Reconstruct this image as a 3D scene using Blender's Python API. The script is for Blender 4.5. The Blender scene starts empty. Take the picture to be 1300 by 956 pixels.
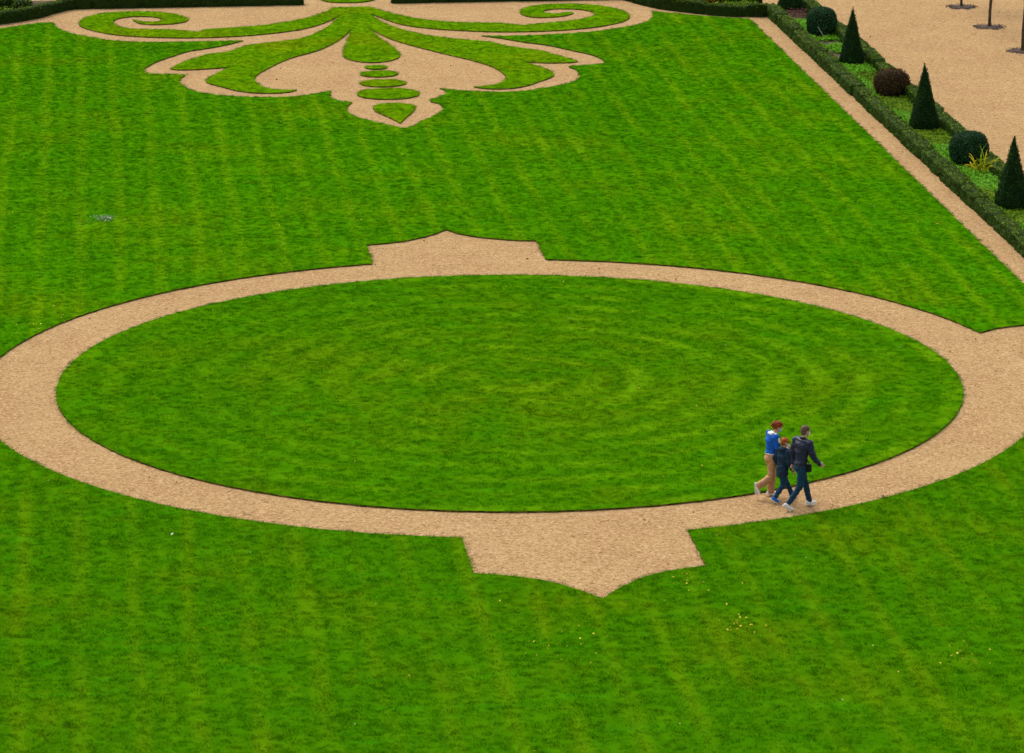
import bpy, bmesh, math, random
import numpy as np
from mathutils import Vector, Matrix, noise
from mathutils.geometry import tessellate_polygon

random.seed(7)
rng = np.random.default_rng(7)
SC = bpy.context.scene
COL = SC.collection

# ------------------------------------------------------------------ camera
cam = bpy.data.cameras.new('camera')
cam.sensor_width = 36.0
cam.lens = 132.19
cam.shift_y = -45.0 / 1300.0
cam.clip_end = 6000
camo = bpy.data.objects.new('camera', cam)
COL.objects.link(camo)
CAM = Vector((-9.373, -85.288, 23.0))
camo.location = CAM
camo.rotation_euler = (math.radians(90 - 14.425), 0, math.radians(-6.309))
SC.camera = camo

# ------------------------------------------------------------------ sky and sun (bright overcast)
SUN_EL, SUN_AZ = math.radians(52), math.radians(-25)      # azimuth from +Y, towards -X
world = bpy.data.worlds.new('World')
SC.world = world
world.use_nodes = True
wn, wl = world.node_tree.nodes, world.node_tree.links
bg = wn['Background']
sky = wn.new('ShaderNodeTexSky')
sky.sky_type = 'NISHITA'
sky.sun_disc = False
sky.sun_elevation = SUN_EL
sky.sun_rotation = SUN_AZ
sky.air_density = 1.2
sky.dust_density = 4.0
hs = wn.new('ShaderNodeHueSaturation')
hs.inputs['Saturation'].default_value = 0.35
wl.new(sky.outputs[0], hs.inputs['Color'])
wl.new(hs.outputs[0], bg.inputs['Color'])
bg.inputs['Strength'].default_value = 0.15
sun = bpy.data.lights.new('sun', 'SUN')
sun.energy = 1.15
sun.angle = math.radians(28)
sun.color = (1.0, 0.93, 0.83)
suno = bpy.data.objects.new('sun', sun)
COL.objects.link(suno)
sd = Vector((math.sin(SUN_AZ) * math.cos(SUN_EL), math.cos(SUN_AZ) * math.cos(SUN_EL), math.sin(SUN_EL)))
suno.rotation_euler = sd.to_track_quat('Z', 'Y').to_euler()
SC.view_settings.view_transform = 'Standard'
SC.view_settings.look = 'None'
SC.view_settings.exposure = 0.42
SC.view_settings.gamma = 1.0
SC.cycles.max_bounces = 6

# ------------------------------------------------------------------ materials
class NT:
    def __init__(s, name, rough=0.9, spec=0.2):
        s.m = bpy.data.materials.new(name)
        s.m.use_nodes = True
        s.n, s.l = s.m.node_tree.nodes, s.m.node_tree.links
        s.b = s.n['Principled BSDF']
        s.b.inputs['Roughness'].default_value = rough
        s.b.inputs['Specular IOR Level'].default_value = spec
        s._p = None
    def pos(s):
        if s._p is None:
            s._p = s.n.new('ShaderNodeNewGeometry').outputs['Position']
        return s._p
    def put(s, sock, v):
        if isinstance(v, bpy.types.NodeSocket): s.l.new(v, sock)
        elif isinstance(v, (tuple, list)): sock.default_value = (*v, 1.0) if len(v) == 3 and len(sock.default_value) == 4 else v
        else: sock.default_value = v
    def noise(s, scale, detail=3, rough=.55, vec=None, dist=0.0):
        t = s.n.new('ShaderNodeTexNoise')
        t.inputs['Scale'].default_value = scale
        t.inputs['Detail'].default_value = detail
        t.inputs['Roughness'].default_value = rough
        t.inputs['Distortion'].default_value = dist
        s.l.new(vec if vec is not None else s.pos(), t.inputs['Vector'])
        return t.outputs['Fac']
    def math(s, op, a, b=0.0, c=0.0):
        t = s.n.new('ShaderNodeMath'); t.operation = op
        s.put(t.inputs[0], a); s.put(t.inputs[1], b); s.put(t.inputs[2], c)
        return t.outputs[0]
    def ramp(s, v, lo, hi, a=0.0, b=1.0):
        t = s.n.new('ShaderNodeMapRange'); t.interpolation_type = 'SMOOTHSTEP'
        s.put(t.inputs[0], v)
        t.inputs[1].default_value, t.inputs[2].default_value = lo, hi
        t.inputs[3].default_value, t.inputs[4].default_value = a, b
        return t.outputs[0]
    def mix(s, f, a, b, mode='MIX'):
        t = s.n.new('ShaderNodeMix'); t.data_type = 'RGBA'; t.blend_type = mode
        s.put(t.inputs[0], f); s.put(t.inputs[6], a); s.put(t.inputs[7], b)
        return t.outputs[2]
    def mapv(s, sc, vec=None):
        t = s.n.new('ShaderNodeMapping'); t.inputs['Scale'].default_value = sc
        s.l.new(vec if vec is not None else s.pos(), t.inputs['Vector'])
        return t.outputs[0]
    def bump(s, h, strength, dist):
        t = s.n.new('ShaderNodeBump')
        t.inputs['Strength'].default_value = strength; t.inputs['Distance'].default_value = dist
        s.l.new(h, t.inputs['Height']); s.l.new(t.outputs[0], s.b.inputs['Normal'])
    def color(s, v): s.put(s.b.inputs['Base Color'], v)

def simple(name, col, rough=.85, var=.25, scale=30, spec=.2):
    t = NT(name, rough, spec)
    f = t.noise(scale, 3)
    d = tuple(c * (1 - var) for c in col); u = tuple(c * (1 + var) for c in col)
    t.color(t.mix(t.ramp(f, .3, .7), d, u))
    return t.m

def grass_material(name, kind, blade):
    """one colour field in world space shared by the sod and by the blades that grow on it"""
    t = NT(name, .9, 0.0)
    sep = t.n.new('ShaderNodeSeparateXYZ'); t.l.new(t.pos(), sep.inputs[0])
    x, y = sep.outputs[0], sep.outputs[1]
    flat = t.mapv((1, 1, 0))
    big = t.noise(.20, 3, .6, flat)
    mid = t.noise(.9, 5, .68, flat, .1)
    sm = t.noise(4.6, 5, .75, flat, 0)
    fine = t.noise(17, 3, .75, flat)
    wide = t.noise(1.5, 5, .7, t.mapv((.45, 1.2, 0)), .1)
    lum = t.noise(.33, 3, .6, t.mapv((.7, 1.5, 0)), .2)
    cool = t.noise(.8, 4, .62, t.mapv((.6, 1.6, 0)), .15)
    yp = t.noise(1.3, 5, .72, t.mapv((.8, 1.2, 1)), .2)
    if kind == 'fleur':
        base, dark, light, straw = (.125, .300, .0012), (.098, .250, .0012), (.185, .370, .0015), (.26, .28, .004)
    elif kind == 'circle':
        base, dark, light, straw = (.060, .222, .0008), (.046, .182, .0008), (.102, .290, .001), (.135, .222, .002)
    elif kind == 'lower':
        base, dark, light, straw = (.055, .208, .0008), (.040, .166, .0008), (.098, .280, .0012), (.150, .218, .002)  # greens darkened to paint in the foreground's shading; olive straw is real sward
    else:
        base, dark, light, straw = (.062, .245, .0008), (.046, .198, .0008), (.110, .325, .0012), (.165, .262, .002)
    def over(c, f, lo, hi, k, col): return t.mix(t.ramp(f, lo, hi, 0, k), c, col)
    c = t.mix(t.ramp(mid, .32, .68), dark, base)
    c = over(c, wide, .48, .74, .6, light)
    c = over(c, sm, .48, .80, .5, light)
    c = over(c, sm, .48, .24, .45, dark)
    c = over(c, cool, .54, .76, .5, (.034, .315, .004) if kind != 'fleur' else light)
    c = over(c, lum, .50, .72, .45, light)
    c = over(c, lum, .50, .30, .35, dark)
    c = over(c, big, .46, .70, .45, straw)
    c = over(c, yp, .54, .76, .5, straw)
    # mower lines
    warp = t.math('MULTIPLY', t.math('SUBTRACT', t.noise(.35, 2, .5, t.mapv((1, .4, 0))), .5), .5)
    if kind == 'circle':
        r = t.math('SQRT', t.math('ADD', t.math('MULTIPLY', x, x), t.math('MULTIPLY', y, y)))
        u = t.math('DIVIDE', t.math('ADD', t.math('SUBTRACT', r, 8.35), t.math('MULTIPLY', warp, .45)), 1.05)
        worn = t.math('MULTIPLY', t.ramp(r, 8.5, 3.0, 0, 1), t.ramp(t.noise(.6, 4, .65, flat), .36, .62))
        c = t.mix(t.math('MULTIPLY', worn, .55), c, (.125, .225, .002))
    else:
        u = t.math('DIVIDE', t.math('ADD', t.math('SUBTRACT', x, 4.07), warp), 1.09)
    fr = t.math('ABSOLUTE', t.math('SUBTRACT', t.math('FRACT', t.math('ADD', u, 100.5)), .5))
    if kind == 'circle':
        brk = t.noise(.5, 4, .6, flat)
        line = t.math('MULTIPLY', t.ramp(fr, .34, .04), t.ramp(brk, .42, .62))
        side = t.math('MULTIPLY', t.ramp(fr, .22, .46), t.ramp(brk, .36, .60))
        c = t.mix(t.math('MULTIPLY', t.math('MULTIPLY', line, t.ramp(x, -9, 5, .35, 1)), .75), c, (.150, .335, .003))
        c = t.mix(t.math('MULTIPLY', side, .60), c, dark)
    elif kind in ('main', 'lower'):
        brk = t.noise(1.0, 4, .65, t.mapv((1.0, .20, 0)))
        line = t.math('MULTIPLY', t.ramp(fr, .25, .0), t.ramp(brk, .32, .64))
        side = t.math('MULTIPLY', t.ramp(fr, .10, .24), t.ramp(fr, .42, .28))
        c = t.mix(t.math('MULTIPLY', side, .40), c, dark)
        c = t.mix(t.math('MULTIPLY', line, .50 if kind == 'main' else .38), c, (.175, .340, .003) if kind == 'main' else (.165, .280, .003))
    gr = t.noise(13, 4, .8, flat)
    c = over(c, gr, .54, .72, .4, light)
    c = over(c, gr, .46, .28, .36, tuple(q * .65 for q in dark))
    c = over(c, fine, .52, .30, .28, tuple(q * .75 for q in dark))
    if blade:
        oi = t.n.new('ShaderNodeObjectInfo')
        v = t.n.new('ShaderNodeHueSaturation')
        t.l.new(c, v.inputs['Color'])
        t.l.new(t.ramp(oi.outputs['Random'], 0, 1, .72, 1.32), v.inputs['Value'])
        t.l.new(t.ramp(oi.outputs['Random'], .85, 1, .5, .485), v.inputs['Hue'])
        t.l.new(v.outputs[0], t.b.inputs['Base Color'])
    else:
        t.color(t.mix(.15, c, (.02, .07, .001)))
        t.bump(t.noise(45, 3, .7), .8, .02)
    return t.m

M = {}
M['sod'] = grass_material('lawn_sod', 'main', False)
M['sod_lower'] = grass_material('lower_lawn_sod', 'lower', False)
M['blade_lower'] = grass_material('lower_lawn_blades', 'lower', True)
M['sod_circle'] = grass_material('circle_sod', 'circle', False)
M['sod_fleur'] = grass_material('scroll_sod', 'fleur', False)
M['blade'] = grass_material('lawn_blades', 'main', True)
M['blade_circle'] = grass_material('circle_blades', 'circle', True)
M['blade_fleur'] = grass_material('scroll_blades', 'fleur', True)
M['soil_edge'] = simple('cut_soil_edge', (.11, .075, .022), .95, .8, 5, 0)
M['soil'] = simple('dark_bed_soil', (.075, .05, .03), .95, .5, 14)

def gravel_material():
    t = NT('gravel', .95, 0.0)
    a = t.noise(.45, 4, .65); b = t.noise(5, 4, .75); c = t.noise(15, 4, .9); d = t.noise(40, 2, .8)
    col = t.mix(t.ramp(a, .35, .65), (.41, .252, .112), (.46, .300, .132))
    col = t.mix(t.ramp(b, .45, .66, 0, .55), col, (.50, .298, .155))
    col = t.mix(t.ramp(b, .46, .30, 0, .35), col, (.40, .28, .13))
    col = t.mix(t.ramp(c, .52, .62, 0, .85), col, (.68, .49, .28))
    col = t.mix(t.ramp(c, .48, .38, 0, .9), col, (.22, .120, .055))
    col = t.mix(t.ramp(d, .46, .32, 0, .5), col, (.20, .12, .06))
    # trodden, damp and raked smudges, leaf crumbs
    e = t.noise(2.2, 5, .75, t.mapv((.6, 1.6, 1)), .8)
    col = t.mix(t.ramp(e, .56, .78, 0, .45), col, (.36, .225, .125))
    h = t.noise(.9, 4, .7, t.mapv((.5, 1.4, 1)), .5)
    col = t.mix(t.ramp(h, .55, .75, 0, .4), col, (.57, .39, .215))
    g = t.noise(7, 2, .5)
    col = t.mix(t.ramp(g, .67, .72, 0, .75), col, (.17, .09, .035))
    t.color(col)
    t.bump(t.math('ADD', c, t.math('MULTIPLY', d, .6)), 1.0, .02)
    return t.m
M['gravel'] = gravel_material()

def foliage(name, dark, mid, light, scale=9, top=None, rough=.75):
    t = NT(name, rough, 0.04)
    a = t.noise(scale, 4, .7); b = t.noise(scale * .18, 3, .6)
    c = t.mix(t.ramp(a, .32, .55), dark, mid)
    c = t.mix(t.ramp(a, .56, .74), c, light)
    c = t.mix(t.ramp(b, .45, .75, 0, .5), c, light)
    t.color(c)
    return t.m
M['hedge_leaf'] = foliage('hedge_leaves', (.022, .058, .005), (.055, .125, .010), (.12, .20, .02), 9)
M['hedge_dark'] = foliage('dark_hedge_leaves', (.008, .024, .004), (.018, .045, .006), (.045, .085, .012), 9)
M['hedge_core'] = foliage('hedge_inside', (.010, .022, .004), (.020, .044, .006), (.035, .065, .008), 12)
M['hedge_lit_top'] = foliage('hedge_top_leaves', (.085, .150, .008), (.15, .235, .014), (.24, .30, .03), 5)  # light from above put into the colour of the top leaves
M['yew'] = foliage('yew_needles', (.010, .036, .006), (.020, .066, .010), (.060, .150, .020), 7)
M['box_ball'] = foliage('box_ball_leaves', (.012, .055, .016), (.028, .100, .034), (.075, .18, .07), 11)
M['brown_leaf'] = foliage('brown_shrub_leaves', (.040, .022, .008), (.085, .050, .016), (.17, .12, .03), 10)
M['cover'] = foliage('ground_cover_leaves', (.07, .22, .006), (.14, .38, .012), (.25, .55, .06), 3.2)
M['cover_olive'] = foliage('ground_cover_olive', (.07, .15, .006), (.15, .27, .010), (.25, .37, .02), 3.2)
M['bark'] = simple('tree_bark', (.075, .052, .035), .95, .5, 18)
M['mulch'] = simple('dark_mulch', (.085, .058, .045), .95, .45, 22)
M['crown'] = foliage('tree_leaves', (.05, .07, .012), (.10, .12, .02), (.2, .17, .03), 3)

# ------------------------------------------------------------------ helpers
def mesh_obj(name, verts, faces, mats, parent=None, mat_idx=None, smooth=False):
    me = bpy.data.meshes.new(name)
    me.from_pydata([tuple(v) for v in verts], [], [tuple(f) for f in faces])
    for m in (mats if isinstance(mats, (list, tuple)) else [mats]): me.materials.append(m)
    if mat_idx is not None: me.polygons.foreach_set('material_index', mat_idx)
    if smooth: me.polygons.foreach_set('use_smooth', [True] * len(me.polygons))
    me.update()
    o = bpy.data.objects.new(name, me)
    COL.objects.link(o)
    if parent is not None: o.parent = parent
    return o

def empty(name, loc, label, cat, group=None, rz=0):
    o = bpy.data.objects.new(name, None)
    o.empty_display_size = .3
    COL.objects.link(o)
    o.location = loc; o.rotation_euler = (0, 0, rz)
    return tag(o, label, cat, group)

def tag(o, label=None, cat=None, group=None, kind=None):
    if label: o['label'] = label
    if cat: o['category'] = cat
    if group: o['group'] = group
    if kind: o['kind'] = kind
    return o

def copy_tree(o, parent=None):
    c = o.copy(); COL.objects.link(c)
    if parent is not None: c.parent = parent
    for ch in list(o.children): copy_tree(ch, c)
    return c

def spline(P, closed, n=6, ang=62):
    P = [np.array(p, float) for p in P]; N = len(P); out = []; cor = []
    for i in range(N):
        if not closed and i in (0, N - 1): cor.append(True); continue
        a = P[i] - P[i - 1]; b = P[(i + 1) % N] - P[i]
        cor.append(abs(math.degrees(math.atan2(a[0] * b[1] - a[1] * b[0], a @ b))) > ang)
    for i in range(N if closed else N - 1):
        p1, p2 = P[i], P[(i + 1) % N]
        d = np.linalg.norm(p2 - p1)
        def tan(a, c):
            v = c - a; l = np.linalg.norm(v)
            return v / l * d if l > 1e-9 else v * 0
        m1 = (p2 - p1) if cor[i] else tan(P[i - 1], p2)
        m2 = (p2 - p1) if cor[(i + 1) % N] else tan(p1, P[(i + 2) % N])
        k = max(2, min(n, int(d / .12) + 1))
        for s in range(k):
            t = s / k
            out.append((2*t**3-3*t**2+1)*p1 + (t**3-2*t**2+t)*m1 + (-2*t**3+3*t**2)*p2 + (t**3-t**2)*m2)
    if not closed: out.append(P[-1])
    return np.array(out)

def resample(P, step=.14, ragged=.008):
    """subdivide the long sides of a closed loop and make the cut edge slightly ragged"""
    out = []
    for i in range(len(P)):
        a, b = np.array(P[i]), np.array(P[(i + 1) % len(P)])
        L = np.linalg.norm(b - a)
        if L < 1e-6: continue
        k = max(1, int(round(L / step)))
        for s in range(k):
            p = a + (b - a) * s / k
            out.append(p)
    out = np.array(out)
    return out + rng.normal(0, ragged, out.shape)

def inside(pts, loop):
    x, y = pts[:, 0], pts[:, 1]; r = np.zeros(len(pts), bool)
    a = np.asarray(loop); b = np.roll(a, -1, 0)
    for (x1, y1), (x2, y2) in zip(a, b):
        if y1 == y2: continue
        c = ((y1 > y) != (y2 > y)) & (x < (x2 - x1) * (y - y1) / (y2 - y1) + x1)
        r ^= c
    return r

GZ = -0.042        # gravel level; lawn tops are at z = 0
def turf(name, loops, top):
    """a slab of turf: flat top, cut soil sides, any number of holes"""
    vs, fs, mi = [], [], []
    ls = [[Vector((p[0], p[1], 0)) for p in L] for L in loops]
    flat = [p for L in ls for p in L]
    vs = [tuple(p) for p in flat]
    for t in tessellate_polygon(ls):
        a, b, c = (flat[i] for i in t)
        if (b - a).cross(c - a).z < 0: t = t[::-1]
        fs.append(tuple(t)); mi.append(0)
    base = 0
    for L in ls:
        n = len(L); off = len(vs)
        vs += [(p.x, p.y, GZ - .02) for p in L]
        for i in range(n):
            j = (i + 1) % n
            fs.append((base + i, off + i, off + j, base + j)); mi.append(1)
        base += n
    base = 0
    # bottom rows were appended after all tops: rebuild side indices properly
    vs = [tuple(p) for p in flat]
    for k, p in enumerate(flat):          # crumbled cut: the foot of the edge wanders in and out
        q, n_ = flat[k - 1], flat[(k + 1) % len(flat)]
        t = (n_ - q); t = Vector((-t.y, t.x, 0)); t = t.normalized() if t.length > 1e-6 and t.length < 1 else Vector((0, 0, 0))
        vs.append((p.x - t.x * random.uniform(-.035, .012), p.y - t.y * random.uniform(-.035, .012), GZ - .006))
    fs = [f for f, m in zip(fs, mi) if m == 0]; mi = [0] * len(fs); N = len(flat); s = 0
    for L in ls:
        n = len(L)
        area = sum(L[i].x * L[(i+1) % n].y - L[(i+1) % n].x * L[i].y for i in range(n))
        hole = L is not ls[0]
        flip = (area > 0) == hole
        for i in range(n):
            a, b = s + i, s + (i + 1) % n
            fs.append((a, N + a, N + b, b) if not flip else (b, N + b, N + a, a)); mi.append(1)
        s += n
    o = mesh_obj(name, vs, fs, [top, M['soil_edge']], None, mi)
    return tag(o, kind='structure')

# ------------------------------------------------------------------ outlines of the parterre, metres (circle centre = origin, y away from the viewer)
FLEUR = [(-11.12, 52.05), (-10.92, 50.84), (-10.43, 49.62), (-9.78, 48.8), (-9.14, 48.07), (-8.28, 47.6), (-7.44, 47.43), (-6.23, 47.36), (-5.15, 47.4), (-4.34, 47.43), (-4.97, 46.61), (-5.63, 45.98), (-6.37, 45.41), (-6.94, 44.45), (-7.46, 43.54), (-7.9, 42.24), (-7.93, 41.57), (-7.8, 41.28), (-7.1, 41.03), (-6.55, 40.87), (-6.76, 40.03), (-6.77, 39.3), (-6.54, 38.27), (-6.1, 37.48), (-5.32, 36.86), (-4.62, 36.58), (-3.86, 36.46), (-3.08, 36.51), (-2.41, 36.91), (-1.83, 37.41), (-1.93, 36.79), (-1.93, 36.22), (-1.66, 35.56), (-1.28, 35.32), (-1.5, 34.59), (-1.54, 33.72), (-1.32, 32.78), (-0.73, 31.83), (-0.29, 31.14), (0.01, 30.75), (0.36, 31.09), (0.64, 31.76), (1.09, 32.57), (1.46, 33.42), (1.59, 34.09), (1.51, 34.72), (1.26, 35.3), (1.65, 35.91), (1.92, 36.54), (1.95, 37.0), (1.76, 37.44), (2.16, 37.14), (2.93, 36.75), (3.7, 36.55), (4.57, 36.69), (5.18, 37.08), (5.82, 37.56), (6.35, 38.17), (6.66, 38.98), (6.74, 39.7), (6.71, 40.39), (6.52, 40.96), (6.94, 41.16), (7.45, 41.29), (7.89, 41.53), (7.87, 42.26), (7.68, 43.03), (7.44, 43.53), (7.04, 44.15), (6.59, 44.9), (6.17, 45.46), (5.52, 46.05), (5.09, 46.59), (4.68, 47.07), (4.21, 47.48), (5.17, 47.35), (6.4, 47.42), (7.66, 47.69), (8.72, 48.15), (9.59, 48.77), (10.26, 49.39), (10.7, 50.21), (10.96, 51.14), (11.08, 52.09)]
BODY = [(-0.68, 54.24), (-0.02, 54.28), (0.66, 54.22), (1.14, 53.18), (1.74, 52.19), (2.34, 51.34), (2.96, 50.79), (3.59, 50.48), (4.24, 50.3), (5.01, 50.15), (5.51, 49.89), (5.91, 49.56), (6.57, 49.85), (7.36, 50.15), (8.17, 50.66), (8.7, 51.25), (8.88, 51.82), (8.78, 52.42), (8.45, 52.84), (7.97, 53.03), (7.45, 53.02), (7.11, 52.75), (7.03, 52.41), (7.21, 52.07), (7.59, 52.01), (8.01, 52.34), (8.1, 52.05), (7.78, 51.55), (7.37, 51.27), (6.73, 51.21), (6.32, 51.52), (6.15, 52.25), (6.32, 53.14), (6.7, 53.71), (7.32, 54.09), (8.11, 54.17), (8.97, 53.88), (9.65, 53.18), (10.03, 52.24), (10.07, 51.07), (9.73, 50.07), (9.13, 49.37), (8.31, 48.77), (7.14, 48.33), (5.88, 48.2), (4.66, 48.31), (3.47, 48.74), (2.58, 49.21), (1.77, 49.94), (1.3, 50.75), (0.97, 51.67), (0.58, 52.7), (0.74, 51.55), (1.01, 50.37), (1.41, 49.3), (1.86, 48.44), (2.44, 47.64), (3.26, 46.95), (4.05, 46.41), (4.43, 46.07), (4.84, 45.39), (5.39, 44.77), (6.01, 44.14), (6.21, 43.66), (6.5, 43.13), (6.78, 42.53), (6.99, 41.94), (6.74, 41.78), (5.97, 41.78), (5.5, 41.91), (5.09, 42.17), (5.26, 41.72), (5.5, 41.22), (5.72, 40.56), (5.87, 39.88), (5.82, 39.36), (5.57, 38.81), (5.22, 38.32), (4.8, 37.71), (4.3, 37.26), (3.77, 37.12), (3.27, 37.26), (2.94, 37.58), (3.43, 37.73), (3.81, 38.08), (4.09, 38.7), (4.2, 39.31), (4.17, 40.09), (4.01, 40.98), (3.74, 41.8), (3.2, 42.88), (2.67, 43.75), (2.17, 44.63), (1.62, 45.65), (1.07, 46.79), (0.66, 48.06), (0.31, 49.67), (0.48, 47.88), (0.71, 46.46), (0.9, 45.24), (0.97, 44.2), (0.92, 43.5), (0.68, 42.99), (0.32, 42.63), (-0.04, 42.53), (-0.4, 42.64), (-0.76, 43.02), (-0.96, 43.6), (-0.97, 44.37), (-0.84, 45.56), (-0.62, 47.16), (-0.33, 49.48), (-0.77, 47.71), (-1.2, 46.47), (-1.69, 45.36), (-2.16, 44.61), (-2.65, 44.0), (-3.22, 42.97), (-3.69, 41.86), (-4.09, 40.79), (-4.26, 40.06), (-4.26, 39.4), (-4.15, 38.66), (-3.91, 38.06), (-3.48, 37.74), (-2.96, 37.7), (-3.19, 37.37), (-3.72, 37.19), (-4.31, 37.29), (-4.89, 37.69), (-5.24, 38.24), (-5.56, 38.74), (-5.82, 39.2), (-5.89, 39.67), (-5.78, 40.27), (-5.43, 41.15), (-5.01, 42.15), (-5.55, 41.99), (-6.18, 41.85), (-6.74, 41.82), (-7.02, 42.0), (-6.81, 42.74), (-6.49, 43.47), (-6.09, 44.13), (-5.66, 44.79), (-5.11, 45.05), (-4.75, 45.52), (-4.42, 46.1), (-4.07, 46.55), (-3.24, 47.01), (-2.34, 47.58), (-1.84, 48.36), (-1.35, 49.45), (-0.92, 50.85), (-0.51, 52.69), (-0.87, 51.65), (-1.27, 50.82), (-1.76, 50.04), (-2.29, 49.45), (-3.15, 48.9), (-4.03, 48.49), (-4.91, 48.28), (-5.97, 48.19), (-6.98, 48.32), (-7.84, 48.59), (-8.62, 48.97), (-9.16, 49.47), (-9.65, 50.13), (-10.01, 50.85), (-10.15, 51.69), (-10.05, 52.58), (-9.76, 53.33), (-9.19, 53.91), (-8.58, 54.13), (-7.85, 54.13), (-7.12, 53.87), (-6.52, 53.24), (-6.18, 52.35), (-6.27, 51.76), (-6.65, 51.35), (-7.15, 51.2), (-7.54, 51.2), (-7.89, 51.45), (-8.12, 51.98), (-8.19, 52.42), (-8.02, 52.02), (-7.62, 51.77), (-7.25, 51.9), (-7.09, 52.34), (-7.32, 52.79), (-7.78, 53.05), (-8.31, 53.0), (-8.74, 52.62), (-8.91, 51.94), (-8.82, 51.17), (-8.47, 50.55), (-8.04, 50.23), (-7.38, 50.12), (-6.73, 49.99), (-6.19, 49.59), (-5.78, 49.41), (-5.67, 49.87), (-5.2, 50.06), (-4.4, 50.25), (-3.5, 50.6), (-2.81, 51.05), (-2.17, 51.65), (-1.63, 52.29), (-1.13, 53.13)]
DROP = [(-0.62, 34.57), (-0.37, 34.9), (0.04, 34.96), (0.44, 34.84), (0.65, 34.49), (0.66, 34.0), (0.51, 33.36), (0.25, 32.54), (-0.01, 31.6), (-0.2, 32.32), (-0.45, 33.06), (-0.64, 33.75)]

RI, RO = 10.643, 12.495
AX, AY = 12.08, 3.2
def arc(r, a0, a1, n):
    return [(r * math.cos(a), r * math.sin(a)) for a in np.linspace(a0, a1, n)]
aopen = math.atan2(AY, AX)
top_ogee = [(-2.33, 14.55), (-1.75, 14.68), (-1.2, 14.92), (-.63, 15.38), (-.25, 15.85), (0, 16.2), (.25, 15.72), (.74, 15.2), (1.4, 14.82), (1.9, 14.62), (2.33, 14.55)]
bot_ogee = [(2.33, -14.68), (1.9, -14.78), (1.42, -14.99), (1.05, -15.2), (.74, -15.5), (.35, -15.98), (0, -16.5), (-.35, -15.98), (-.74, -15.5), (-1.05, -15.2), (-1.42, -14.99), (-1.9, -14.78), (-2.33, -14.68)]
an = math.acos(2.33 / RO)
LX, CORNER_R = 14.39, [(14.39, 50.04), (13.65, 50.34), (12.88, 50.81), (12.16, 51.32), (11.65, 51.67)]
fle = [tuple(p) for p in spline(FLEUR, False)]
flare = [(12.6, 3.6), (13.35, 3.86), (14.39, 4.1)]
upper = ([(LX, 4.1)] + CORNER_R + fle[::-1] + [(-11.75, 51.89), (-13.02, 50.91), (-LX, 50.04), (-LX, 4.1), (-13.35, 3.86), (-12.6, 3.6)]
         + arc(RO, math.pi - aopen, math.pi - an, 50) + top_ogee + arc(RO, an, aopen, 50) + flare[:2])
lower = ([(-LX, -4.1), (-LX, -50), (LX, -50), (LX, -4.1), (13.35, -3.86), (12.6, -3.6)]
         + arc(RO, -aopen, -an, 50) + bot_ogee + arc(RO, math.pi + an, math.pi + aopen, 50) + [(-12.6, -3.6), (-13.35, -3.86)])
LAWNS = []
def lawn(name, loop, top, blade, ragged=.008):
    L = resample(loop, .14, ragged)
    LAWNS.append((L, blade))
    return turf(name, [L], top)
lawn('lawn', upper, M['sod'], 'blade')
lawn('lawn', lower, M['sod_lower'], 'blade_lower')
lawn('circular_lawn', arc(RI, 0, 2 * math.pi, 220)[:-1], M['sod_circle'], 'blade_circle')
lawn('scroll_lawn', spline(BODY, True), M['sod_fleur'], 'blade_fleur', .0015)
lawn('drop_lawn', spline(DROP, True), M['sod_fleur'], 'blade_fleur')
for cx, cy, rx, ry in ((-.03, 41.6, .39, .36), (-.03, 40.33, .64, .57), (-.02, 38.6, .77, .66), (0, 36.66, 1.04, .98)):
    lawn('oval_lawn', [(cx + rx * math.cos(a), cy + ry * math.sin(a)) for a in np.linspace(0, 2 * math.pi, 48)[:-1]], M['sod_fleur'], 'blade_fleur')
lawn('oval_lawn', [(1.05 * math.cos(a), 56.3 + .95 * math.sin(a)) for a in np.linspace(0, 2 * math.pi, 48)[:-1]], M['sod_fleur'], 'blade_fleur')

# gravel sheet under and around everything, and open country to the horizon
tag(mesh_obj('gravel_ground', [(-90, -110, GZ), (90, -110, GZ), (90, 150, GZ), (-90, 150, GZ)], [(0, 1, 2, 3)], M['gravel']), kind='structure')
tag(mesh_obj('terrain', [(-3500, -3500, GZ - .06), (3500, -3500, GZ - .06), (3500, 3500, GZ - .06), (-3500, 3500, GZ - .06)], [(0, 1, 2, 3)], M['sod']), kind='structure')

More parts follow.
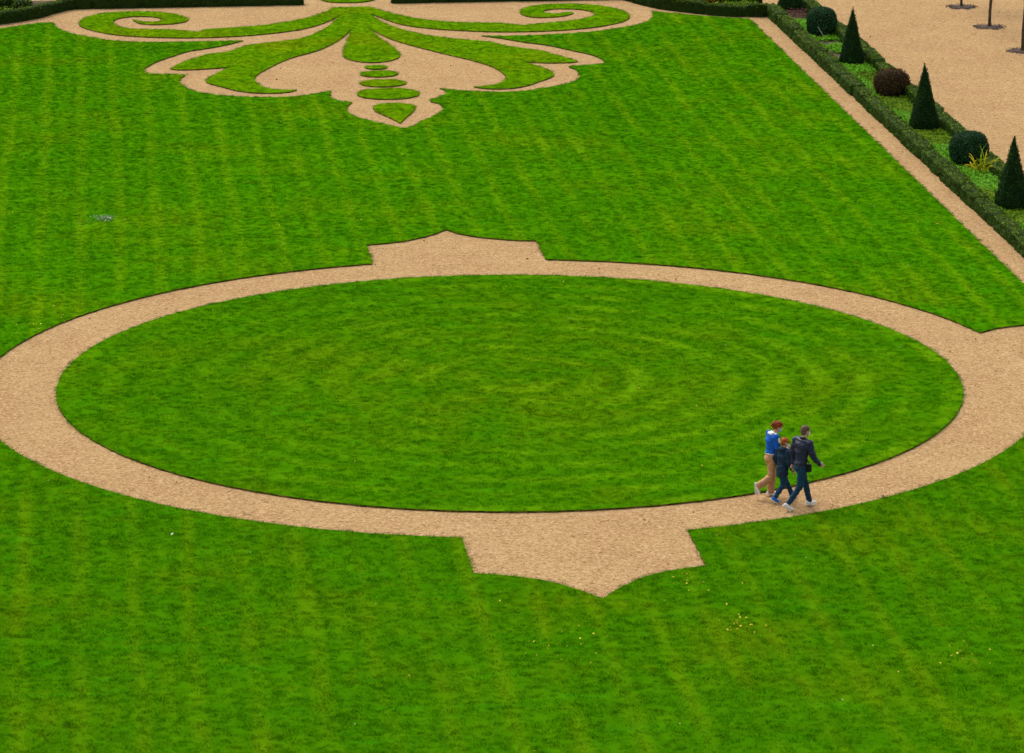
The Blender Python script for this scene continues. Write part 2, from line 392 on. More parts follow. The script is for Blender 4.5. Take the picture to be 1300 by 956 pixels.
# ------------------------------------------------------------------ grass blades, grown where the camera can see the lawn
def instancer(name, pts, protos, mat=None, smin=.75, smax=1.3, scales=None):
    """stuff: small plants instanced on a cloud of points"""
    me = bpy.data.meshes.new(name)
    me.vertices.add(len(pts)); me.vertices.foreach_set('co', np.asarray(pts, np.float32).ravel()); me.update()
    o = bpy.data.objects.new(name, me); COL.objects.link(o)
    g = bpy.data.node_groups.new(name, 'GeometryNodeTree')
    g.interface.new_socket('Geometry', in_out='INPUT', socket_type='NodeSocketGeometry')
    g.interface.new_socket('Geometry', in_out='OUTPUT', socket_type='NodeSocketGeometry')
    N, Lk = g.nodes, g.links
    gi, go = N.new('NodeGroupInput'), N.new('NodeGroupOutput')
    m2p = N.new('GeometryNodeMeshToPoints'); Lk.new(gi.outputs[0], m2p.inputs['Mesh'])
    join = N.new('GeometryNodeJoinGeometry')
    for p in protos:
        oi = N.new('GeometryNodeObjectInfo'); oi.inputs['Object'].default_value = p
        oi.inputs['As Instance'].default_value = True
        Lk.new(oi.outputs['Geometry'], join.inputs[0])
    # separate instances so that one is picked per point
    iop = N.new('GeometryNodeInstanceOnPoints')
    Lk.new(m2p.outputs[0], iop.inputs['Points']); Lk.new(join.outputs[0], iop.inputs['Instance'])
    iop.inputs['Pick Instance'].default_value = True
    ri = N.new('FunctionNodeRandomValue'); ri.data_type = 'INT'
    ri.inputs[4].default_value = 0; ri.inputs[5].default_value = len(protos) - 1; ri.inputs['Seed'].default_value = 3
    Lk.new(ri.outputs[2], iop.inputs['Instance Index'])
    rr = N.new('FunctionNodeRandomValue'); rr.data_type = 'FLOAT_VECTOR'
    rr.inputs[0].default_value = (-.12, -.12, 0); rr.inputs[1].default_value = (.12, .12, 6.283)
    rs = N.new('FunctionNodeRandomValue'); rs.data_type = 'FLOAT'; rs.inputs['Seed'].default_value = 9
    rs.inputs[2].default_value = smin; rs.inputs[3].default_value = smax
    e2r = N.new('FunctionNodeEulerToRotation')
    Lk.new(rr.outputs[0], e2r.inputs[0]); Lk.new(e2r.outputs[0], iop.inputs['Rotation'])
    Lk.new(rs.outputs[1], iop.inputs['Scale'])
    Lk.new(iop.outputs[0], go.inputs[0])
    md = o.modifiers.new('grow', 'NODES'); md.node_group = g
    return tag(o, kind='stuff')

def proto_obj(name, vs, fs, mat):
    """a prototype plant kept far below the ground, seen only through its instances"""
    o = mesh_obj(name, vs, fs, mat)
    COL.objects.unlink(o)
    return o

def tuft(name, mat, n, rad, h, w, lean):
    vs, fs = [], []
    for i in range(n):
        a, r = random.uniform(0, 6.283), rad * math.sqrt(random.random())
        x, y = r * math.cos(a), r * math.sin(a)
        b = random.uniform(0, 6.283); hh = h * random.uniform(.55, 1.15); lx, ly = random.gauss(0, lean), random.gauss(0, lean)
        dx, dy = math.cos(b) * w / 2, math.sin(b) * w / 2
        k = len(vs)
        vs += [(x - dx, y - dy, -.004), (x + dx, y + dy, -.004), (x + lx * hh, y + ly * hh, hh)]
        fs.append((k, k + 1, k + 2))
    return proto_obj(name, vs, fs, mat)

FWD = Vector((math.sin(math.radians(6.309)), math.cos(math.radians(6.309))))
RGT = Vector((FWD.y, -FWD.x))
def in_view(P, margin=2.5):
    d = P[:, :2] - np.array(CAM[:2])
    f = d @ np.array(FWD); s = d @ np.array(RGT)
    return (np.abs(s) < f * (650 / 4773.6) * 1.03 + margin) & (f > 58.5)

DENS = {'blade': 95, 'blade_circle': 95, 'blade_fleur': 95, 'blade_lower': 95}
for key, nm in (('blade', 'grass'), ('blade_lower', 'grass'), ('blade_circle', 'grass'), ('blade_fleur', 'grass')):
    P = []
    for L, k in LAWNS:
        if k != key: continue
        lo, hi = L.min(0), L.max(0); lo = np.maximum(lo, [-24, -30]); hi = np.minimum(hi, [24, 60])
        n = int(max(0, (hi - lo).prod()) * DENS[key])
        q = rng.uniform(lo, hi, (n, 2))
        q = q[in_view(q)]
        q = q[inside(q, L)]
        P.append(q)
        # a fringe of longer tufts hanging over the cut edge
        seg = np.roll(L, -1, 0) - L; ln = np.linalg.norm(seg, axis=1)
        pick = rng.choice(len(L), int(ln.sum() * 7), p=ln / ln.sum())
        e = L[pick] + seg[pick] * rng.random((len(pick), 1)) + rng.normal(0, .014, (len(pick), 2))
        P.append(e[in_view(e)])
    P = np.concatenate(P)
    P = np.c_[P, np.zeros(len(P))]
    protos = [tuft('grass_tuft', M[key], 26, .085, .028, .007, .7) for _ in range(5)]
    instancer(nm, P, protos, smin=.6, smax=1.25)

# ------------------------------------------------------------------ clipped foliage: a core body plus thousands of small leaf faces
def leaf_cloud(P, Nn, size, out=.02):
    """small bent leaf quads scattered on surface points P with normals Nn"""
    n = len(P)
    r = rng.normal(0, 1, (n, 3)); d = Nn + r * .75; d /= np.linalg.norm(d, axis=1)[:, None]
    t = np.cross(d, rng.normal(0, 1, (n, 3))); t /= np.linalg.norm(t, axis=1)[:, None]
    b = np.cross(d, t)
    s = size * rng.uniform(.6, 1.3, (n, 1))
    c = P + Nn * rng.uniform(-.5, 1, (n, 1)) * out
    q = np.stack([c - t * s * .5, c + b * s * .32 + d * s * .1, c + t * s * .5, c - b * s * .32 + d * s * .1], 1).reshape(-1, 3)
    f = np.arange(4 * n).reshape(n, 4)
    return q, f

def sample_mesh(vs, fs, dens):
    vs = np.asarray(vs, float); P, Nn = [], []
    tri = []
    for f in fs:
        for k in range(1, len(f) - 1): tri.append((f[0], f[k], f[k + 1]))
    tri = np.array(tri); a, b, c = vs[tri[:, 0]], vs[tri[:, 1]], vs[tri[:, 2]]
    cr = np.cross(b - a, c - a); ar = np.linalg.norm(cr, axis=1) / 2
    nr = cr / (2 * ar[:, None] + 1e-12)
    n = int(ar.sum() * dens)
    idx = rng.choice(len(tri), n, p=ar / ar.sum())
    u, v = rng.random(n), rng.random(n); m = u + v > 1; u[m], v[m] = 1 - u[m], 1 - v[m]
    return a[idx] + (b - a)[idx] * u[:, None] + (c - a)[idx] * v[:, None], nr[idx]

def hedge_mesh(path, w, h, seed):
    """clipped hedge along a ground path: lumpy body with bays where single plants end"""
    P = [np.array(p, float) for p in path]
    seg = [np.linalg.norm(P[i + 1] - P[i]) for i in range(len(P) - 1)]; L = sum(seg)
    n = max(2, int(L / .12)); ring = []
    rr = random.Random(seed)
    gaps = []; s = rr.uniform(.6, 1.6)
    while s < L - .4:
        gaps.append((s, rr.uniform(.4, 1.3))); s += rr.uniform(1.1, 3.2)
    hs = [rr.uniform(-.055, .04) for _ in range(len(gaps) + 1)]
    ws = [rr.uniform(-.045, .045) for _ in range(len(gaps) + 1)]
    prof = []
    for (u, v) in [(-.5, 0), (-.52, .3), (-.5, .6), (-.49, .9), (-.40, 1), (-.15, 1.0), (.15, 1.0), (.40, 1), (.49, .9), (.5, .6), (.52, .3), (.5, 0)]: prof.append((u, v))
    K = len(prof); vs = []; tops = []
    for i in range(n + 1):
        s = L * i / n; k = 0; t = s
        while k < len(seg) - 1 and t > seg[k]: t -= seg[k]; k += 1
        c = P[k] + (P[k + 1] - P[k]) * (t / seg[k]); d = (P[k + 1] - P[k]) / seg[k]
        if 0 < k and t < .15: d = d + (P[k] - P[k - 1]) / seg[k - 1]; d /= np.linalg.norm(d)
        nr = np.array([-d[1], d[0]])
        gi = sum(1 for g, _ in gaps if g < s)
        g = max([a * math.exp(-((s - q) / .09) ** 2) for q, a in gaps] or [0])
        hh = h + hs[gi] - .13 * g; ww = w + ws[gi] - .20 * g
        e = min(s, L - s); ef = 1 - .12 * math.exp(-(e / .06) ** 2)
        for u, v in prof:
            q = Vector((c[0], c[1], v)) * 1.0
            nz = noise.noise(Vector((c[0] * 2.2, c[1] * 2.2, u * 4 + v * 3 + seed))) * .035 + noise.noise(Vector((c[0] * 7, c[1] * 7, u * 9 + v * 7 + seed))) * .02
            x = c + nr * (u * (ww + nz * 2) * ef)
            vs.append((x[0], x[1], GZ + v * (hh * ef + nz)))
    fs = []
    for i in range(n):
        for j in range(K - 1):
            a = i * K + j
            fs.append((a, a + 1, a + K + 1, a + K))
    fs.append(tuple(range(K))[::1]); fs.append(tuple(range(n * K, n * K + K))[::-1])
    # orient outwards
    bm = bmesh.new(); bv = [bm.verts.new(v) for v in vs]
    for f in fs: bm.faces.new([bv[i] for i in f])
    bmesh.ops.recalc_face_normals(bm, faces=bm.faces)
    bm.verts.index_update()
    fs = [tuple(v.index for v in f.verts) for f in bm.faces]; bm.free()
    return vs, fs

HED = [0]
def hedge(name, path, w, h, label, group=None, dens=420, dark=False):
    HED[0] += 1
    vs, fs = hedge_mesh(path, w, h, HED[0] * 13)
    ox, oy = path[0]
    base = empty(name, (ox, oy, GZ), label, 'hedge', group)
    sh = lambda A: np.asarray(A) - np.array([ox, oy, GZ])
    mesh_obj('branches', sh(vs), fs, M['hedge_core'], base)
    P, Nn = sample_mesh(vs, fs, dens)
    up = Nn[:, 2] > .6
    q, f = leaf_cloud(P, Nn, .062, .022)
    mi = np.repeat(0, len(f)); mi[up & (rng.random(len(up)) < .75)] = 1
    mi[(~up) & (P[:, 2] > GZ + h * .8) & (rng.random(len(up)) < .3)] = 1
    tag(mesh_obj('foliage', sh(q), f, [M['hedge_dark'] if dark else M['hedge_leaf'], M['hedge_lit_top']], base, mi), kind='stuff')
    return base

HW, HH = .44, .40
XF, XB = 15.37, 17.0
hedge('box_hedge', [(XF, 6.0), (XF, 51.6)], HW, HH, 'long low clipped box hedge between the narrow gravel path and the yew cones', 'low hedges round the lawn')
hedge('box_hedge', [(XB, 6.0), (XB, 53.2)], HW, HH, 'long low clipped box hedge behind the yew cones, along the wide gravel terrace', 'low hedges round the lawn')
arcR = [(15.14, 50.74), (13.95, 50.86), (13.2, 51.3), (12.4, 52.05), (11.45, 53.0), (10.75, 54.6), (10.42, 55.28)]
hedge('box_hedge', arcR, .40, .43, 'low clipped hedge curving round the far right corner of the lawn', 'low hedges round the lawn', dark=True)
hedge('box_hedge', [(10.38, 55.3), (1.58, 55.3)], .40, .43, 'straight low hedge at the far end of the lawn, right of the middle opening', 'low hedges round the lawn', dark=True)
hedge('box_hedge', [(-1.75, 55.3), (-10.38, 55.3)], .40, .43, 'straight low hedge at the far end of the lawn, left of the middle opening', 'low hedges round the lawn', dark=True)
arcL = [(-10.42, 55.28), (-10.75, 55.0), (-11.2, 54.3), (-11.75, 53.35), (-12.3, 52.75), (-13.2, 52.05), (-15.14, 50.9)]
hedge('box_hedge', arcL, .40, .43, 'low clipped hedge curving round the far left corner of the lawn', 'low hedges round the lawn', dark=True)
hedge('box_hedge', [(15.35, 52.9), (13.4, 53.0), (12.6, 53.9), (12.1, 55.2), (11.8, 56.9)], .42, .50, 'darker rear hedge just behind the curved hedge at the far right corner', 'low hedges round the lawn', dark=True)
hedge('box_hedge', [(-15.6, 53.2), (-13.6, 54.3), (-12.7, 55.2), (-12.2, 56.8)], .42, .46, 'darker rear hedge just behind the curved hedge at the far left corner', 'low hedges round the lawn', dark=True)

# planting bed soil between the two long hedges, and in the corners
def sheet(name, loop, z, m):
    n = len(loop)
    return tag(mesh_obj(name, [(x, y, z) for x, y in loop] + [(x, y, z - .06) for x, y in loop],
                        [tuple(range(n))] + [(i, n + i, n + (i + 1) % n, (i + 1) % n) for i in range(n)], m), kind='structure')
sheet('planting_bed', [(15.5, 6.1), (16.85, 6.1), (16.85, 52.8), (16.1, 52.8), (15.5, 51.4)], GZ + .05, M['soil'])
sheet('planting_bed', [(15.0, 52.75), (15.0, 50.95), (13.95, 51.1), (13.3, 51.5), (12.5, 52.3), (11.6, 53.3), (10.8, 54.7), (10.8, 57), (11.7, 57), (12.0, 55.1), (12.5, 53.8), (13.4, 52.9)][::-1], GZ + .045, M['soil'])
sheet('planting_bed', [(-11.0, 55.2), (-11.4, 54.4), (-12.0, 53.6), (-13.2, 52.4), (-15.2, 51.1), (-15.5, 53.0), (-13.6, 54.1), (-12.6, 55.1), (-12.1, 57), (-11.0, 57)], GZ + .045, M['soil'])

def herb(name, mat, n, rad, h, leaf):
    vs, fs = [], []
    for i in range(n):
        a, r = random.uniform(0, 6.283), rad * math.sqrt(random.random())
        z = h * random.uniform(.1, 1) * (1 - .5 * r / rad)
        c = Vector((r * math.cos(a), r * math.sin(a), z))
        t = Vector((random.gauss(0, 1), random.gauss(0, 1), random.gauss(0, .5))).normalized() * leaf * random.uniform(.6, 1.3)
        b = t.cross(Vector((random.gauss(0, .3), random.gauss(0, .3), 1))).normalized() * leaf * .35
        k = len(vs); vs += [c - t * .5, c + b, c + t * .5, c - b]; fs.append((k, k + 1, k + 2, k + 3))
    return proto_obj(name, vs, fs, mat)
P = []
lo, hi = np.array([15.62, 6.2]), np.array([16.78, 52.4])
q = rng.uniform(lo, hi, (int((hi - lo).prod() * 170), 2))
keep = np.ones(len(q), bool)
for yy in (17.1, 28.68, 40.29, 51.9): keep &= np.hypot(q[:, 0] - 16.25, q[:, 1] - yy) > .46
for yy in (23.25, 34.3, 46.0): keep &= np.hypot(q[:, 0] - 16.3, q[:, 1] - yy) > .40
dens = np.array([noise.noise(Vector((a * .9, b * .55, 3))) for a, b in q])
keep &= (dens > -.46) & ~((q[:, 1] > 49.2))
q = q[keep]; dens = dens[keep]
def with_z(q, z): return np.c_[q, np.full(len(q), z)]
tone = np.array([noise.noise(Vector((a * .7, b * .35, 9))) for a, b in q])
instancer('ground_cover', with_z(q[tone > -.12], GZ + .05), [herb('herb', M['cover'], 26, .11, .13, .05) for _ in range(4)], smin=.6, smax=1.35)
instancer('ground_cover', with_z(q[tone <= -.12], GZ + .05), [herb('herb', M['cover_olive'], 26, .11, .11, .05) for _ in range(4)], smin=.6, smax=1.3)
# rusty dead plants near the far end and in the corner beds
M['rust'] = foliage('rusty_dead_leaves', (.05, .028, .018), (.12, .06, .04), (.25, .14, .09), 6)
q = rng.uniform([15.7, 49.3], [16.8, 51.6], (150, 2))
instancer('dead_plants', with_z(q, GZ + .05), [herb('dead_herb', M['rust'], 24, .12, .16, .05) for _ in range(3)], smin=.7, smax=1.3)
q = np.concatenate([rng.uniform([12.4, 51.9], [15.0, 52.8], (260, 2)), rng.uniform([-15, 52.2], [-12.4, 54.3], (260, 2)), rng.uniform([11.3, 53.4], [12.0, 56], (160, 2))])
instancer('ground_cover', with_z(q, GZ + .05), [herb('herb', M['cover_olive'], 30, .14, .30, .06) for _ in range(3)], smin=.6, smax=1.3)

# ------------------------------------------------------------------ topiary
def lathe(profile, n=28, lump=.03, seed=0):
    vs, fs = [], []
    for i, (r, z) in enumerate(profile):
        for j in range(n):
            a = 2 * math.pi * j / n
            k = 1 + lump * noise.noise(Vector((math.cos(a) * 2.2, math.sin(a) * 2.2, z * 2.4 + seed))) + lump * .6 * noise.noise(Vector((math.cos(a) * 6, math.sin(a) * 6, z * 7 + seed)))
            vs.append((r * k * math.cos(a), r * k * math.sin(a), z))
    for i in range(len(profile) - 1):
        for j in range(n):
            fs.append((i * n + j, i * n + (j + 1) % n, (i + 1) * n + (j + 1) % n, (i + 1) * n + j))
    fs.append(tuple(range(n))[::-1]); m = len(profile) - 1
    fs.append(tuple(range(m * n, m * n + n)))
    return vs, fs

def topiary(name, loc, profile, leafm, corem, size, dens, label, cat, group, seed, lump=.1, out=.02, tilt=(0, 0)):
    base = empty(name, loc, label, cat, group)
    base.rotation_euler = (tilt[0], tilt[1], 0)
    vs, fs = lathe(profile, 28, lump, seed)
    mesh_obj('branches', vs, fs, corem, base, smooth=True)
    P, Nn = sample_mesh(vs, fs, dens)
    k = P[:, 2] > .02
    q, f = leaf_cloud(P[k], Nn[k], size, out)
    tag(mesh_obj('foliage', q, f, leafm, base), kind='stuff')
    vs, fs = lathe([(.05, -.05), (.045, .12), (.04, .3)], 8, 0)
    mesh_obj('stem', vs, fs, M['bark'], base)
    return base
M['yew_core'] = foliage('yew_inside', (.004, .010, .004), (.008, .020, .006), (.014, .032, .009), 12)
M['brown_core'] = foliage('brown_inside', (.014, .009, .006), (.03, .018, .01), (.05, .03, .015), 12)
def cone_profile(r, h): return [(r * .86, .03), (r * .98, .10), (r, .18)] + [(r * (1 - t) ** .95 * 1.0, .18 + (h - .18) * t) for t in (.12, .25, .4, .55, .7, .82, .92, .975)] + [(.012, h)]
cones = [(17.1, .47, 2.12, 'dark yew cone nearest the viewer, at the right edge of the photo'),
         (28.68, .45, 2.13, 'dark yew cone between the brown shrub and the near round green ball'),
         (40.29, .42, 1.98, 'dark yew cone between the far green ball and the brown shrub'),
         (51.9, .44, 1.95, 'dark yew cone at the far end of the bed, top out of the photo')]
for i, (y, r, h, lab) in enumerate(cones):
    topiary('yew_cone', (16.25, y, GZ + .03), cone_profile(r, h), M['yew'], M['yew_core'], .045, 1500, lab, 'topiary', 'clipped yew cones in the bed', i * 7.3, .16, .035, (random.uniform(-.012, .012), random.uniform(-.012, .012)))
def ball_profile(r, h): return [(r * .72, .03), (r * .9, .15)] + [(r * c, h * s) for c, s in ((1, .38), (1.0, .58), (.93, .76), (.78, .89), (.55, .965), (.28, .995))] + [(.02, h)]
topiary('round_topiary', (16.33, 46.15, GZ + .03), ball_profile(.54, 1.02), M['box_ball'], M['yew_core'], .05, 1100, 'clipped dark bluish green ball beside the farthest complete yew cone', 'topiary', 'rounded shrubs between the cones', 2.2, .07, .025)
topiary('brown_shrub', (16.42, 34.42, GZ + .03), ball_profile(.54, .88), M['brown_leaf'], M['brown_core'], .055, 900, 'rounded reddish brown shrub between two yew cones', 'shrub', 'rounded shrubs between the cones', 5.1, .14, .05)
topiary('round_topiary', (16.45, 23.35, GZ + .03), ball_profile(.58, .98), M['box_ball'], M['yew_core'], .05, 1100, 'wide clipped green ball behind the yellow spiky plant', 'topiary', 'rounded shrubs between the cones', 8.4, .035, .03)
M['orange'] = foliage('orange_leaves', (.20, .10, .01), (.45, .24, .01), (.6, .38, .03), 8)
topiary('orange_shrub', (13.5, 52.6, GZ + .03), ball_profile(.28, .62), M['orange'], M['brown_core'], .05, 700, 'small golden orange shrub behind the far right corner hedge', 'shrub', None, 3.3, .2, .05)
M['lime'] = foliage('lime_leaves', (.08, .13, .01), (.17, .24, .015), (.28, .34, .04), 5)
topiary('lime_shrub', (-12.2, 53.7, GZ + .03), ball_profile(.36, .62), M['lime'], M['yew_core'], .05, 700, 'yellowish green shrub behind the far left corner hedge', 'shrub', None, 6.3, .2, .06)
topiary('lime_shrub', (-13.75, 54.9, GZ + .03), ball_profile(.4, .8), M['lime'], M['yew_core'], .05, 600, 'pale green shrub in the top left corner behind the hedges', 'shrub', None, 9.3, .2, .06)

# ------------------------------------------------------------------ yellow spiky plant: every leaf a part
M['yellow'] = simple('yellow_strap_leaf', (.50, .42, .012), .8, .25, 9, .05)
M['yellow_green'] = simple('yellow_green_strap_leaf', (.26, .36, .012), .8, .3, 9, .05)
def strap_mesh(L, droop, w, m):
    vs, fs = [], []; n = 7
    for i in range(n + 1):
        t = i / n; a = math.radians(80) - droop * t * t
        if i == 0: x = z = 0.0
        else: x += math.cos(a) * L / n; z += math.sin(a) * L / n
        ww = w * (1 - t ** 2.5) * .5 + .001
        vs += [(x, -ww, z), (x, 0, z - ww * .35), (x, ww, z)]
    for i in range(n):
        for j in range(2):
            a = i * 3 + j; fs.append((a, a + 1, a + 4, a + 3))
    me = bpy.data.meshes.new('leaf'); me.from_pydata(vs, [], fs); me.materials.append(m); return me
spk = empty('spiky_plant', (16.50, 21.95, GZ + .05), 'yellow spiky plant with arching strap leaves in front of the green ball', 'plant')
lm = [strap_mesh(random.uniform(.6, 1.0), random.uniform(.9, 2.6), .035, M['yellow' if i % 3 else 'yellow_green']) for i in range(7)]
for i in range(34):
    o = bpy.data.objects.new('leaf', lm[i % 7]); COL.objects.link(o); o.parent = spk
    o.location = (random.gauss(0, .12), random.gauss(0, .12), 0)
    o.rotation_euler = (random.gauss(0, .35), random.gauss(0, .35), random.uniform(0, 6.283) if i % 3 else random.gauss(0, .5))
M['stake'] = simple('pale_wood', (.45, .38, .28), .8)
def rod(name, a, b, r, mat, parent=None, n=6):
    a, b = Vector(a), Vector(b); d = (b - a).normalized(); u = d.orthogonal().normalized(); v = d.cross(u)
    vs = [p + (u * math.cos(t) + v * math.sin(t)) * rr for p, rr in ((a, r), (b, r * .8)) for t in [6.283 * k / n for k in range(n)]]
    fs = [(k, (k + 1) % n, n + (k + 1) % n, n + k) for k in range(n)] + [tuple(range(n))[::-1], tuple(range(n, 2 * n))]
    return mesh_obj(name, vs, fs, mat, parent)
tag(rod('garden_stake', (16.32, 45.3, 0), (16.08, 45.5, .42), .014, M['stake']), 'thin pale stick leaning against the farther green ball', 'stake')

# ------------------------------------------------------------------ young trees on the terrace
def tree(loc, label, seed, r=.062):
    rr = random.Random(seed)
    base = empty('young_tree', loc, label, 'tree', 'young trees in a row on the gravel terrace')
    # trunk with limbs in one tapered mesh
    vs, fs = [], []
    def limb(p, d, L, r0, r1, depth):
        n = 8 if depth == 0 else 6; steps = 9 if depth == 0 else 4; rings = []
        p = Vector(p); d = Vector(d).normalized(); tips = []
        for i in range(steps + 1):
            t = i / steps; u = d.orthogonal().normalized(); v = d.cross(u); r_ = r0 + (r1 - r0) * t
            if depth == 0 and i == 0: r_ *= 1.5
            rings.append(len(vs))
            for k in range(n):
                a = 6.283 * k / n; vs.append(p + (u * math.cos(a) + v * math.sin(a)) * r_ * rr.uniform(.93, 1.07))
            if i < steps:
                if depth and i >= 2: tips.append(p.copy())
                p = p + d * L / steps
                d = (d + Vector((rr.gauss(0, .03), rr.gauss(0, .03), 0 if depth == 0 else .06)) * (1 if depth == 0 else 3)).normalized()
        for i in range(steps):
            for k in range(n):
                a, b = rings[i], rings[i + 1]; fs.append((a + k, a + (k + 1) % n, b + (k + 1) % n, b + k))
        return p, d, tips
    p, d, _ = limb((0, 0, -.1), (rr.gauss(0, .02), rr.gauss(0, .02), 1), 3.0, r, r * .8, 0)
    tips = []
    for k in range(7):
        a = k * 2.4; e, dd, t = limb(p - Vector((0, 0, .12 * (k % 3))), (math.cos(a), math.sin(a), rr.uniform(.6, 1.5)), rr.uniform(1.0, 1.7), r * .5, r * .15, 1); tips += t + [e]
        for m in range(2):
            e2, _, t2 = limb(t[m], (math.cos(a + rr.uniform(-1, 1)), math.sin(a + rr.uniform(-1, 1)), rr.uniform(.2, 1)), .8, r * .22, r * .07, 1); tips += t2 + [e2]
    mesh_obj('trunk', vs, fs, M['bark'], base, smooth=True)
    P = np.array([t + Vector((rr.gauss(0, .28), rr.gauss(0, .28), rr.gauss(0, .2))) for t in tips for _ in range(22)])
    Nn = rng.normal(0, 1, P.shape); Nn /= np.linalg.norm(Nn, axis=1)[:, None]
    q, f = leaf_cloud(P, Nn, .11, .05)
    tag(mesh_obj('crown', q, f, M['crown'], base), kind='stuff')
    return base
TX = 22.8
for i, (y, lab, r) in enumerate(((51.98, 'slim young tree farthest back on the gravel terrace, only its foot in view', .05),
                              (47.46, 'slim young tree in the middle of three on the gravel terrace', .058),
                              (42.41, 'slim young tree at the right edge of the photo on the terrace', .07))):
    tree((TX, y, GZ), lab, 40 + i, r)
    vs, fs = [(TX, y, GZ + .05)], []
    n = 40
    for k in range(n):
        a = 6.283 * k / n; q = (.52 + .30 * noise.noise(Vector((math.cos(a) * 2, math.sin(a) * 2, i * 5 + 2)))) * (1 + random.uniform(-.10, .10))
        vs.append((TX + q * .6 * math.cos(a), y + q * .6 * math.sin(a), GZ + .035 + random.uniform(-.01, .01)))
        vs.append((TX + q * math.cos(a), y + q * math.sin(a), GZ + .004))
    for k in range(n):
        a, b = 1 + 2 * k, 1 + 2 * ((k + 1) % n)
        fs += [(0, a, b), (a, a + 1, b + 1, b)]
    tag(mesh_obj('mulch_ring', vs, fs, M['mulch'], smooth=True), kind='structure')
    P = np.array([(TX + .62 * math.sqrt(u) * math.cos(a), y + .62 * math.sqrt(u) * math.sin(a), GZ + .02) for u, a in rng.random((260, 2)) * [1, 6.283]])
    q, f = leaf_cloud(P, np.tile([0, 0, 1.0], (len(P), 1)), .06, .02)
    tag(mesh_obj('bark_chips', q, f, M['mulch']), kind='stuff')

# ------------------------------------------------------------------ people
def capsule_bm(bm, p0, r0, p1, r1, n=14):
    """tapered capsule made of rings"""
    p0, p1 = Vector(p0), Vector(p1); d = p1 - p0; L = d.length
    z = d.normalized() if L > 1e-6 else Vector((0, 0, 1)); u = z.orthogonal().normalized(); v = z.cross(u)
    rows = []
    for t in (-80, -55, -30, 0): rows.append((p0 + z * math.sin(math.radians(t)) * r0, r0 * math.cos(math.radians(t))))
    for t in (0, 30, 55, 80): rows.append((p1 + z * math.sin(math.radians(t)) * r1, r1 * math.cos(math.radians(t))))
    R = [[bm.verts.new(c + (u * math.cos(6.2832 * k / n) + v * math.sin(6.2832 * k / n)) * r) for k in range(n)] for c, r in rows]
    for a, b in zip(R, R[1:]):
        for k in range(n): bm.faces.new((a[k], a[(k + 1) % n], b[(k + 1) % n], b[k]))
    bm.faces.new(R[0][::-1]); bm.faces.new(R[-1])
def ell_bm(bm, c, r, rot=(0, 0, 0)):
    from mathutils import Euler
    m = Matrix.Translation(Vector(c)) @ Euler(rot).to_matrix().to_4x4() @ Matrix.Diagonal((*r, 1))
    bmesh.ops.create_uvsphere(bm, u_segments=18, v_segments=12, radius=1, matrix=m)
def loft_bm(bm, zs, n=20):
    R = []
    for c, rx, ry, yw in zs:
        R.append([bm.verts.new((c.x + rx * math.cos(a) * math.cos(yw) - ry * math.sin(a) * math.sin(yw), c.y + rx * math.cos(a) * math.sin(yw) + ry * math.sin(a) * math.cos(yw), c.z)) for a in [6.28319 * k / n for k in range(n)]])
    for a, b in zip(R, R[1:]):
        for k in range(n): bm.faces.new((a[k], a[(k + 1) % n], b[(k + 1) % n], b[k]))
    bm.faces.new(R[0][::-1]); bm.faces.new(R[-1])
def blob(name, parts, voxel, mat, parent, smooth=2, fold=(0, 1, 1), puff=0.0):
    """union of capsules and ellipsoids remeshed into ONE continuous skin"""
    bm = bmesh.new()
    for p in parts:
        if p[0] == 'c': capsule_bm(bm, *p[1:])
        elif p[0] == 'l': loft_bm(bm, p[1])
        else: ell_bm(bm, *p[1:])
    me = bpy.data.meshes.new(name); bm.to_mesh(me); bm.free()
    o = bpy.data.objects.new(name, me); COL.objects.link(o)
    md = o.modifiers.new('r', 'REMESH'); md.mode = 'VOXEL'; md.voxel_size = voxel; md.use_smooth_shade = True
    ms = o.modifiers.new('s', 'SMOOTH'); ms.factor = .5; ms.iterations = smooth
    dg = bpy.context.evaluated_depsgraph_get()
    ev = o.evaluated_get(dg); new = bpy.data.meshes.new_from_object(ev)
    new.materials.clear(); new.materials.append(mat); new.name = name
    new.polygons.foreach_set('use_smooth', [True] * len(new.polygons))
    if fold[0]:
        n_ = len(new.vertices); co = np.empty(n_ * 3, np.float32); new.vertices.foreach_get('co', co); co = co.reshape(-1, 3)
        nr = np.array([v.normal[:] for v in new.vertices])
        a, fx, fz = fold
        dsp = np.array([noise.noise(Vector((c[0] * fx, c[1] * fx, c[2] * fz + c[0] * fx * .6))) + .5 * noise.noise(Vector((c[0] * fx * 2.3, c[1] * fx * 2.3, c[2] * fz * 2.1))) for c in co])
        new.vertices.foreach_set('co', (co + nr * ((dsp + puff) * a)[:, None]).astype(np.float32).ravel()); new.update()
    o.modifiers.clear(); o.data = new; bpy.data.meshes.remove(me)
    o.parent = parent
    return o

def cloth(name, col, rough=.8, var=.18, scale=14, bump=.5):
    t = NT(name, rough, .25)
    f = t.noise(scale, 4, .6); d = tuple(c * (1 - var) for c in col); u = tuple(c * (1 + var) for c in col)
    t.color(t.mix(t.ramp(f, .3, .7), d, u)); t.bump(t.noise(11, 3, .6, t.mapv((1, 1, .5)), .8), bump, .03)
    return t.m
M['skin'] = simple('skin', (.60, .33, .23), .6, .06, 20, .35)
M['white'] = simple('white_fabric', (.80, .80, .78), .7, .05)
M['sole'] = simple('shoe_sole', (.70, .68, .62), .8, .08)
M['black'] = simple('black_leather', (.012, .012, .014), .5, .1)
M['eye'] = simple('eye_dark', (.03, .02, .015), .3, .1)

